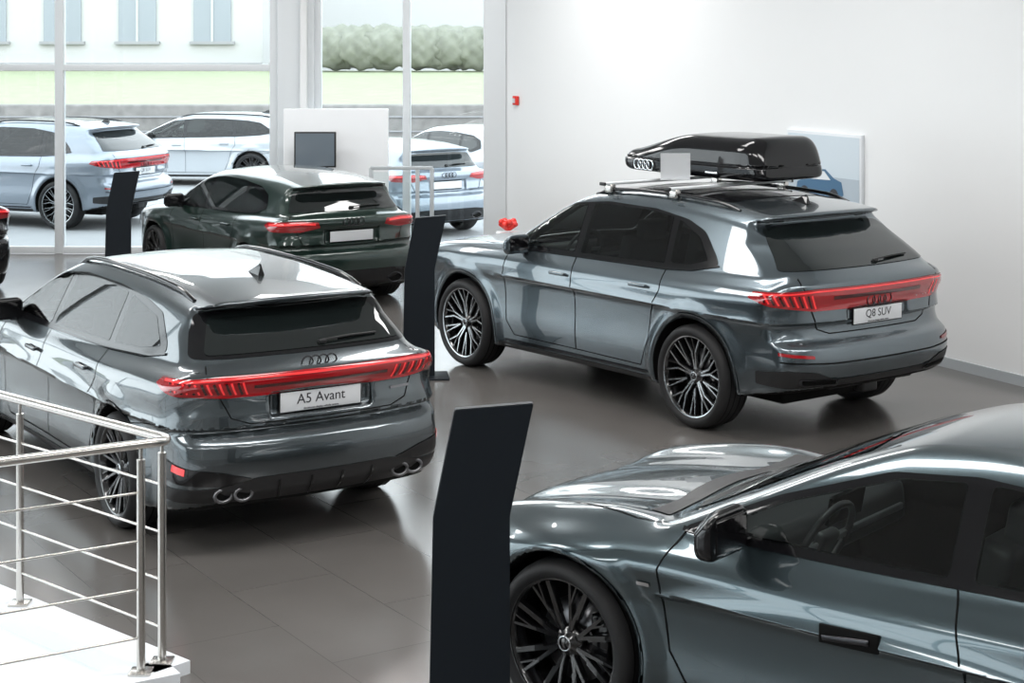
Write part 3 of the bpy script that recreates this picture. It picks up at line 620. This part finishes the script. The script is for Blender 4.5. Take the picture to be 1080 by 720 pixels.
# ---------------------------------------------------------------- sports sedan
def build_gt(loc,rz):
    sp=dict(wb=2.9,r=.36,Ra=.400,hw=.98,xf_end=2.40,xr_end=-2.58,H=1.41,fl=.030,blister=.035,crown=.06,ridge=.05,cf=.18,cf6=.20,cr=.14,cr6=.2,zbelt=.93,tum=.50,k_st=.13,hollow=1,cavz=.40,cavx=1.7,sz=-.03,zsp=1.1,
     zb=[(-2.6,.25),(-1.9,.18),(1.9,.15),(2.4,.18)],
     W=[(-2.6,.88),(-2.2,.92),(-1.45,.955),(-.3,.925),(.3,.92),(1.45,.95),(1.9,.93),(2.40,.85)],
     T=[(-2.7,.93),(-2.4,1.0),(-1.8,.98),(-1,.96),(.5,.93),(.9,.94),(1.1,.92),(1.5,.885),(1.9,.82),(2.2,.73),(2.35,.62),(2.5,.5)],
     xf=[(.12,2.25),(.3,2.38),(.5,2.40),(.65,2.36),(.75,2.28),(.9,2.1)],
     xr=[(.15,-2.35),(.3,-2.5),(.5,-2.57),(.75,-2.52),(.9,-2.55),(1.0,-2.50),(1.1,-2.3)],
     zs=[(-2.5,.84),(-1.45,.80),(0,.775),(1.45,.76),(2.4,.68)],
     R=[(-2.5,.99),(-2.2,1.06),(-1.7,1.20),(-1.2,1.31),(-.7,1.38),(-.3,1.40),(0,1.385),(.3,1.32),(.7,1.15)],
     xw=[(.8,1.38),(.9,1.15),(1.0,.93),(1.1,.72),(1.2,.50),(1.3,.26),(1.38,.03),(1.5,-.3)],
     xrc=[(.8,-2.55),(.95,-2.45),(1.05,-2.3),(1.2,-2.2),(1.5,-2.1)],
     C0=[(-2.4,.62),(-2.0,.70),(-1.2,.81),(0,.84),(.8,.81),(1.2,.74)],
     dlo=[(.92,.93),(.5,.935),(-.9,.96),(-1.4,.99),(-1.75,1.05),(-1.6,1.12),(-1.2,1.22),(-.8,1.275),(-.3,1.30),(.05,1.27),(.5,1.12)],
     panes=[[(.78,.955),(-.26,.965),(-.26,1.275),(0,1.25),(.46,1.10)],[(-.36,.965),(-1.12,.99),(-1.0,1.215),(-.7,1.265),(-.36,1.28)],[(-1.18,1.0),(-1.4,1.015),(-1.64,1.06),(-1.5,1.12),(-1.08,1.21)]],
     belt=[(.92,.922),(.5,.927),(-.9,.952),(-1.4,.982),(-1.75,1.042)],
     ws=[(1.06,-.60),(1.12,0),(1.06,.60),(.24,.47),(.29,0),(.24,-.47)])
    e=empty('sports_sedan_car',loc,rz); c=Car(sp,e); common(c,sp,'paint_gt','m8',.27)
    c.line('door_gap','L',[(.90,.93),(.96,.78),(.92,.45),(.80,.28)],.007,sides='LR')
    c.line('door_gap','L',[(-.30,.945),(-.36,.7),(-.36,.28)],.007,sides='LR')
    c.line('door_gap','L',[(.80,.28),(-.95,.28),(-1.02,.5),(-1.15,.75),(-1.15,.96)],.007,sides='LR')
    c.panel('sill','L',[(1.0,.16),(-1.0,.17),(-1.0,.22),(1.0,.21)],'black_matte',.004,'LR',.02)
    arch_lips(c,'paint_gt',.024,.005,.012)
    c.line('bonnet_gap','top',[(2.18,.62),(1.6,.70),(1.2,.745),(.98,.72)],.007); c.line('bonnet_gap','top',[(2.18,-.62),(1.6,-.70),(1.2,-.745),(.98,-.72)],.007)
    c.panel('cowl','top',[(1.22,-.62),(1.28,0),(1.22,.62),(1.10,.64),(1.16,0),(1.10,-.64)],'black_matte',.004,'L',.01)
    c.panel('rear_window','top',[(-1.25,-.48),(-1.2,0),(-1.25,.48),(-2.1,.46),(-2.15,0),(-2.1,-.46)],'car_glass',.005,'L',.03)
    c.panel('tail_lamp','rcyl',[(-.85,.88),(.85,.88),(.85,.93),(-.85,.93)],'lamp_red',.006,'L',.01)
    c.panel('grille','front',[(-.5,.60),(.5,.60),(.6,.45),(.42,.25),(-.42,.25),(-.6,.45)],'black_gloss',.006,'L',.04)
    for sg in (1,-1): c.panel('headlamp','fcyl',[(sg*.50,.63),(sg*.88,.70),(sg*.90,.60),(sg*.55,.53)],'lamp_clear',.006,'L',.02)
    c.panel('fender_badge','L',[(1.06,.70),(1.00,.70),(1.00,.715),(1.06,.715)],'chrome',.006,'LR',.002)
    mirror(c,.62,1.0,.99,'black_gloss',1.2)
    for x,z in ((.08,.70),(-.85,.73)): handle(c,x,z,'paint_gt',True)
    return c
suv=build_suv((1.23,14.56,0),2.21)
est=build_estate((-2.43,11.92,0),2.15)
hat=build_hatch((-2.88,20.03,0),2.16)
gt=build_gt((1.93,7.04,0),2.45)
def clone(e,name,loc,rz,remap,skip=()):
    n=empty(name,loc,rz)
    def rec(src,par):
        for ch in list(src.children):
            if any(ch.name.startswith(k) for k in skip): continue
            o=bpy.data.objects.new(ch.name.split('.')[0],ch.data); link(o,par); o.matrix_local=ch.matrix_local.copy()
            if ch.data:
                for sl in o.material_slots:
                    nm=sl.material.name if sl.material else ''
                    if nm in remap: sl.link='OBJECT'; sl.material=MATS[remap[nm]]
            rec(ch,o)
    rec(e,n); return n
C.view_layer.update()
clone(hat.par,'hatchback_car',(-7.54,20.6,0),2.16,{'paint_green':'paint_black'})
clone(suv.par,'parked_suv',(-8.2,28.3,-.12),2.75,{'paint_suv':'paint_silver'},('roof_box','info_card','roof_rack'))
clone(est.par,'parked_car',(-6.6,35.5,-.12),3.0,{'paint_grey':'paint_white'})
clone(hat.par,'parked_car',(-1.0,31.5,-.12),2.3,{'paint_green':'paint_white'})
clone(hat.par,'parked_car',(-2.2,27.5,-.12),2.2,{'paint_green':'paint_silver'})
# ---------------------------------------------------------------- room
def node_floor():
    m=bpy.data.materials.new('floor_tiles'); m.use_nodes=True; nt=m.node_tree; b=nt.nodes['Principled BSDF']
    tc=nt.nodes.new('ShaderNodeTexCoord'); mp=nt.nodes.new('ShaderNodeMapping'); mp.inputs['Rotation'].default_value=(0,0,-2.14)
    br=nt.nodes.new('ShaderNodeTexBrick'); br.inputs['Scale'].default_value=1; br.inputs['Brick Width'].default_value=1.2; br.inputs['Row Height'].default_value=.6
    br.inputs['Mortar Size'].default_value=.0025; br.inputs['Color1'].default_value=(.128,.120,.113,1); br.inputs['Color2'].default_value=(.140,.131,.124,1); br.inputs['Mortar'].default_value=(.09,.085,.08,1)
    n=nt.nodes.new('ShaderNodeTexNoise'); n.inputs['Scale'].default_value=1.6; n.inputs['Detail'].default_value=8
    mx=nt.nodes.new('ShaderNodeMix'); mx.data_type='RGBA'; mx.blend_type='OVERLAY'; mx.inputs[0].default_value=.12
    mr=nt.nodes.new('ShaderNodeMapRange'); mr.inputs['To Min'].default_value=.14; mr.inputs['To Max'].default_value=.26
    b.inputs['Specular IOR Level'].default_value=.75
    L=nt.links.new
    L(tc.outputs['Object'],mp.inputs[0]); L(mp.outputs[0],br.inputs[0]); L(tc.outputs['Object'],n.inputs[0]); L(br.outputs[0],mx.inputs[6]); L(n.outputs['Fac'],mx.inputs[7]); L(mx.outputs[2],b.inputs['Base Color'])
    L(n.outputs['Fac'],mr.inputs[0]); L(mr.outputs[0],b.inputs['Roughness']); return m
MATS['floor']=node_floor()
pm('wall_white',(.83,.84,.845),.7,noise=(1.5,.012)); pm('ceiling_white',(.82,.82,.81),.8); pm('white_gloss',(.82,.84,.86),.3); pm('stair_white',(.82,.86,.90),.5)
def poly_prism(name,pts,z0,z1,mat,parent=None):
    n=len(pts); vs=[(x,y,z0) for x,y in pts]+[(x,y,z1) for x,y in pts]
    fs=[tuple(range(n))[::-1],tuple(range(n,2*n))]+[(i,(i+1)%n,n+(i+1)%n,n+i) for i in range(n)]
    return mesh_obj(name,vs,fs,mat,parent,False)
corner=np.array([-.13,22.7]); wd=np.array([.468,-.884])
far=corner+wd*34
HC=5.2
fl=poly_prism('floor',[(-14,23.3),(-14,far[1]),tuple(far+np.array([.3,0])),(corner[0]+.2,22.75)],-.3,0,'floor')
def seg_wall(name,a,b,z0,z1,th,mat,side=1,parent=None):
    a=np.array(a,float);b=np.array(b,float);d=(b-a)/np.linalg.norm(b-a);n=np.array([-d[1],d[0]])*th*side
    pts=[a,b,b+n,a+n]
    if side<0: pts=pts[::-1]
    return poly_prism(name,[tuple(p) for p in pts],z0,z1,mat,parent)
seg_wall('wall_right',corner,far,0,HC,.25,'wall_white',1)
seg_wall('baseboard_right',corner,far,0,.09,.018,'trim_grey',-1)
seg_wall('wall_back',(-14,far[1]),(far[0]+.3,far[1]),0,HC,.25,'wall_white',-1)
poly_prism('ceiling',[(-14.2,23.6),(-14.2,far[1]-.3),tuple(far+np.array([.5,-.3])),(.2,23.0)],HC,HC+.2,'ceiling_white')
def pxX(px,Y): return (px-540)/1790*Y
def facade(name,a,b,stops,mids,th=.12,w=.07):
    e=empty(name); a=np.array(a,float);b=np.array(b,float);L=np.linalg.norm(b-a);d=(b-a)/L;ang=math.atan2(d[1],d[0])
    def bar(s0,s1,z0,z1,t=th): 
        c=a+d*(s0+s1)/2; box('frame',(s1-s0,t,z1-z0),(c[0],c[1],(z0+z1)/2),'alu',e,rot=(0,0,ang),bevel=.006)
    for s in stops: bar(s-w/2,s+w/2,0,HC)
    for z in mids: bar(0,L,z-.045,z+.045,th*.9)
    c=a+d*L/2; box('glass_pane',(L,.01,HC-.1),(c[0],c[1],HC/2),'window_glass',e,rot=(0,0,ang))
    return e
yw=22.95
xl=[pxX(p,yw) for p in (-400,-170,62,290)]
facade('window_1',(-14,23.25),(pxX(292,yw),yw),[14+x for x in xl]+[.5,2.5],[.05,2.52,HC-.05],w=.12)
facade('window_2',(pxX(333,yw),yw),(corner[0]-.25,22.75),[.03,pxX(430,yw)-pxX(333,yw)],[.05,HC-.05],w=.10)
cx=pxX(313,yw); col=empty('column',(cx,yw,0)); box('column_shaft',(.50,.36,HC),(0,.05,HC/2),'alu',col,bevel=.02); box('column_pipe',(.10,.10,HC),(.12,-.2,HC/2),'wall_white',col,bevel=.03,seg=3)
box('trim_1',(.30,.30,HC),(corner[0]-.10,22.72,HC/2),'alu',None,bevel=.01)
facade('window_3',(-14,far[1]),(-14,23.3),list(np.arange(1,30,2.4)),[.05,2.52,HC-.05])
wang=math.atan2(wd[1],wd[0])
def on_wall(px,z,off=.02):
    k=(px-540)/1790; t=(k*corner[1]-corner[0])/(wd[0]-k*wd[1]); p=corner+wd*t
    nin=np.array([-wd[1],wd[0]])*-1
    p=p+nin*off; return (p[0],p[1],z)
pm('poster_bg',(.62,.70,.76),.3); pm('poster_low',(.45,.52,.58),.3); pm('poster_car',(.07,.16,.27),.3); pm('poster_white',(.76,.79,.82),.3)
L0=on_wall(833,0);L1=on_wall(912,0); pw=math.hypot(L1[0]-L0[0],L1[1]-L0[1]); cxp=((L0[0]+L1[0])/2,(L0[1]+L1[1])/2,1.62)
po=empty('wall_poster',cxp,wang)
box('poster_frame',(pw,.04,.78),(0,0,0),'poster_white',po,bevel=.006); box('poster_sky',(pw-.06,.004,.40),(0,-.022,.16),'poster_bg',po); box('poster_road',(pw-.06,.004,.32),(0,-.022,-.20),'poster_low',po)
sil=[(-.45,-.22),(-.43,-.12),(-.30,-.08),(-.15,.02),(.12,.03),(.28,-.05),(.42,-.08),(.46,-.20),(.40,-.24),(-.40,-.24)]
mesh_obj('poster_car',[(x*pw*.7-.05,-.026,z) for x,z in sil],[tuple(range(len(sil)))],'poster_car',po,False)
mesh_obj('poster_car_window',[(x*pw*.7-.05,-.028,z) for x,z in [(-.26,-.08),(-.13,0),(.1,.01),(.22,-.07)]],[(0,1,2,3)],'poster_white',po,False)
for sx in (-.28,.28): mesh_obj('poster_car_wheel',[(sx*pw*.7-.05+.07*math.cos(t),-.029,-.22+.07*math.sin(t)) for t in np.linspace(0,2*math.pi,17)[:-1]],[tuple(range(16))],'ink',po,False)
pm('red',(.75,.03,.02),.4)
fa=empty('fire_alarm',on_wall(546,2.10,.03),wang); box('alarm_case',(.10,.05,.12),(0,0,0),'red',fa,bevel=.01); box('alarm_glass',(.06,.01,.06),(0,-.03,0),'plate_white',fa)
# totems
def totem(x,y,h=1.42,w=.32):
    e=empty('display_totem',(x,y,0),.10); kz=h*.67; t=.05; s=.10
    prof=[(-w/2-.02,0),(w/2,0),(w/2,kz),(w/2+s,h),(-w/2+s-.01,h-.02),(-w/2,kz)]
    n=len(prof); vs=[(a,-t/2,b) for a,b in prof]+[(a,t/2,b) for a,b in prof]
    fs=[tuple(range(n)),tuple(range(2*n-1,n-1,-1))]+[(i,n+i,n+(i+1)%n,(i+1)%n) for i in range(n)]
    o=mesh_obj('totem_panel',vs,fs,'totem_black',e,False)
    bm=bmesh.new(); bm.from_mesh(o.data); bmesh.ops.recalc_face_normals(bm,faces=bm.faces); bmesh.ops.bevel(bm,geom=bm.edges[:],offset=.004,segments=2,affect='EDGES'); bm.to_mesh(o.data); bm.free()
    box('totem_base',(w+.18,.34,.015),(.03,0,.0075),'totem_black',e,bevel=.004)
    return e
totem(-.17,7.1); totem(-.80,14.7,1.40,.26); totem(-4.52,19.5,1.40,.28)
X0,X1=pxX(296,21.9),pxX(408,21.9)
r=empty('reception_partition',((X0+X1)/2,22.2,0)); box('partition_panel',(X1-X0,.08,2.0),(0,0,1.0),'white_gloss',r,bevel=.01)
pm('screen_grey',(.14,.17,.20),.15)
mo=empty('monitor',(pxX(331,21.8),21.95,1.48)); box('screen_bezel',(.54,.05,.46),(0,0,0),'black_matte',mo,bevel=.01); box('screen',(.50,.006,.42),(0,-.028,0),'screen_grey',mo); box('monitor_arm',(.08,.18,.08),(0,.1,0),'black_matte',mo)
ba=empty('glass_barrier',(pxX(424,21.3),21.2,0)); 
box('barrier_glass',(.72,.012,1.2),(0,0,.65),'window_glass',ba); box('barrier_top',(.78,.05,.045),(0,0,1.3),'trim_grey',ba,bevel=.008)
for s in (-.38,0.20,.38): box('barrier_post',(.05,.05,1.3),(s,0,.65),'trim_grey',ba,bevel=.008)
fs_=empty('gift_bow_stand',(pxX(536,18.6),18.6,0)); box('stand_column',(.26,.26,.80),(0,0,.40),'white_gloss',fs_,bevel=.01)
for k in range(9):
    a=k*2*math.pi/9; box('bow_loop',(.12,.06,.06),(.05*math.cos(a),.05*math.sin(a),.87+.03*(k%2)),'red',fs_,rot=(0,-.6,a),bevel=.025,seg=3)
# railing
st=empty('stair_railing'); cor=np.array([-1.56,7.8]); d1=np.array([-.742,.670]); d2=np.array([-.855,-.518])
def P3(p,z): return (p[0],p[1],z)
HR=1.10; e1=cor+d1*2.6; e2=cor+d2*2.4
mid=[]; 
for t in np.linspace(0,1,7):
    q=(1-t)**2*(cor+d1*.09)+2*t*(1-t)*(cor+np.array([.02,0]))+t*t*(cor+d2*.12); mid.append(P3(q,HR))
tube('handrail',[P3(e1,HR)]+mid+[P3(e2,HR)],.022,'steel',st)
pa=cor+d1*.08; pb=cor+d2*.15
for p in (pa,pb,cor+d1*1.28,cor+d1*2.45,cor+d2*1.3,cor+d2*2.35):
    tube('post',[P3(p,.03),P3(p,HR-.07)],.020,'steel',st); tube('post_neck',[P3(p,HR-.08),P3(p,HR-.01)],.009,'steel',st)
    box('post_bracket',(.10,.10,.012),P3(p,.066),'steel',st,bevel=.003)
for z in (.22,.44,.66,.88):
    tube('rod',[P3(e1,z),P3(pa,z)],.006,'steel',st); tube('rod',[P3(pb,z),P3(e2,z)],.006,'steel',st)
inner=[tuple(cor),tuple(cor+d1*4.0),tuple(cor+d1*4.0+d2*2.6),tuple(cor+d2*3.0)]
cut=poly_prism('cut',inner,-1,1,'floor'); 
md=fl.modifiers.new('hole','BOOLEAN'); md.object=cut; md.solver='EXACT'
C.view_layer.update(); dg=C.evaluated_depsgraph_get(); nm=bpy.data.meshes.new_from_object(fl.evaluated_get(dg)); fl.modifiers.clear(); fl.data=nm; bpy.data.objects.remove(cut)
cb=empty('stair_landing')
for sd in (1,-1):
    seg_wall('curb',cor+d1*4.0,cor,-.3,.06,.10,'stair_white',sd,cb); seg_wall('curb',cor,cor+d2*3.0,-.3,.06,.10,'stair_white',sd,cb)
poly_prism('landing',inner,-.3,-.04,'stair_white',cb)
# ---------------------------------------------------------------- exterior
pm('asphalt',(.32,.33,.34),.9,noise=(3,.1)); pm('grass',(.27,.30,.19),.9,noise=(2.5,.3)); pm('stone',(.22,.21,.20),.9,noise=(5,.5)); pm('render_white',(.52,.52,.51),.9); pm('win_dark',(.28,.31,.34),.2); pm('roof_slate',(.32,.32,.33),.8); pm('bush',(.22,.23,.19),.95,noise=(3,.5))  # office window colour is lightened to imitate haze
box('ground_outside',(90,60,.2),(0,23.4+30,-.22),'asphalt')
box('ground_side',(30,60,.2),(-29.3,-6,-.22),'asphalt')
sw=empty('stone_embankment',(0,41,0)); box('embankment_face',(70,.5,1.42),(-5,0,.58),'stone',sw,bevel=.05)
for i in range(3): box('stone_course',(70,.06,.03),(-5,-.26,.3+i*.35),'roof_slate',sw)
poly=[(-45,41.4,1.28),(40,41.4,1.28),(40,67,1.56),(-45,67,1.56),(-45,41.4,-.12),(40,41.4,-.12),(40,67,-.12),(-45,67,-.12)]
mesh_obj('grass_bank',poly,[(0,1,2,3),(4,5,1,0),(5,6,2,1),(6,7,3,2),(7,4,0,3)],'grass',None,False)
bd=empty('office_building',(-21,72,0)); box('facade',(22,8,9.5),(0,0,4.65),'render_white',bd)
for i in range(7):
    x=-9+i*3.0
    box('facade_window',(1.5,.1,2.0),(x,-4.03,3.7),'win_dark',bd); box('window_sill',(1.8,.2,.12),(x,-4.08,2.65),'roof_slate',bd); box('window_mullion',(.08,.12,2.0),(x,-4.06,3.7),'render_white',bd)
box('plinth',(22,.2,.7),(0,-4.1,1.5),'roof_slate',bd)
bd2=empty('terrace_building',(6,84,0)); box('facade',(34,8,10),(0,0,4.9),'render_white',bd2); box('roof_band',(34.4,8.4,.5),(0,0,9.9),'roof_slate',bd2)
rng=np.random.RandomState(4); hd=empty('hedge')
for i in range(12):
    bm=bmesh.new(); bmesh.ops.create_icosphere(bm,subdivisions=4,radius=1)
    ph=rng.rand(6)*6
    for v in bm.verts:
        c=v.co.copy(); f=1+.10*math.sin(5*c.x+ph[0])*math.sin(6*c.y+ph[1])+.07*math.sin(11*c.z+ph[2])*math.sin(13*c.x+ph[3])
        v.co=Vector((c.x*f*1.2,c.y*f*.8,c.z*f*.85))
    zmin=min(v.co.z for v in bm.verts)
    me=bpy.data.meshes.new('bush'); bm.to_mesh(me); bm.free(); me.materials.append(MATS['bush']); me.polygons.foreach_set('use_smooth',np.full(len(me.polygons),True)); o=bpy.data.objects.new('bush',me); link(o,hd); o.location=(-8+i*1.1,65.5+rng.rand()*.4,1.57-zmin)
# ---------------------------------------------------------------- lights
w=bpy.data.worlds.new('sky'); C.scene.world=w; w.use_nodes=True; nt=w.node_tree; bg=nt.nodes['Background']
tc=nt.nodes.new('ShaderNodeTexCoord'); sx=nt.nodes.new('ShaderNodeSeparateXYZ'); cr=nt.nodes.new('ShaderNodeValToRGB')
cr.color_ramp.elements[0].position=0; cr.color_ramp.elements[0].color=(.95,.97,1,1); cr.color_ramp.elements[1].position=1; cr.color_ramp.elements[1].color=(.86,.93,1,1)
nt.links.new(tc.outputs['Generated'],sx.inputs[0]); nt.links.new(sx.outputs[2],cr.inputs[0]); nt.links.new(cr.outputs[0],bg.inputs[0]); bg.inputs[1].default_value=4.1
def area(name,loc,rot,sx,sy,e,col=(1,1,1)):
    l=bpy.data.lights.new(name,'AREA'); l.shape='RECTANGLE'; l.size=sx; l.size_y=sy; l.energy=e; l.color=col
    o=bpy.data.objects.new(name,l); link(o); o.location=loc; o.rotation_euler=rot; return o
for i,(x,y) in enumerate([(-6,2),(-6,8),(-6,14),(-6,19.5),(0,2),(0,8),(0,14),(-1,19),(5,3),(4.5,9)]):
    area('ceiling_light',(x,y,HC-.06),(0,0,0),3.6,1.0,158,(1,.985,.97))
# ---------------------------------------------------------------- camera
cd=bpy.data.cameras.new('camera'); cd.sensor_width=36; cd.sensor_fit='HORIZONTAL'; cd.lens=1790/1080*36; cd.shift_y=-323/1080
co=bpy.data.objects.new('camera',cd); link(co); co.location=(0,0,2.96); co.rotation_euler=(math.pi/2,0,0); C.scene.camera=co
C.scene.view_settings.view_transform='Standard'
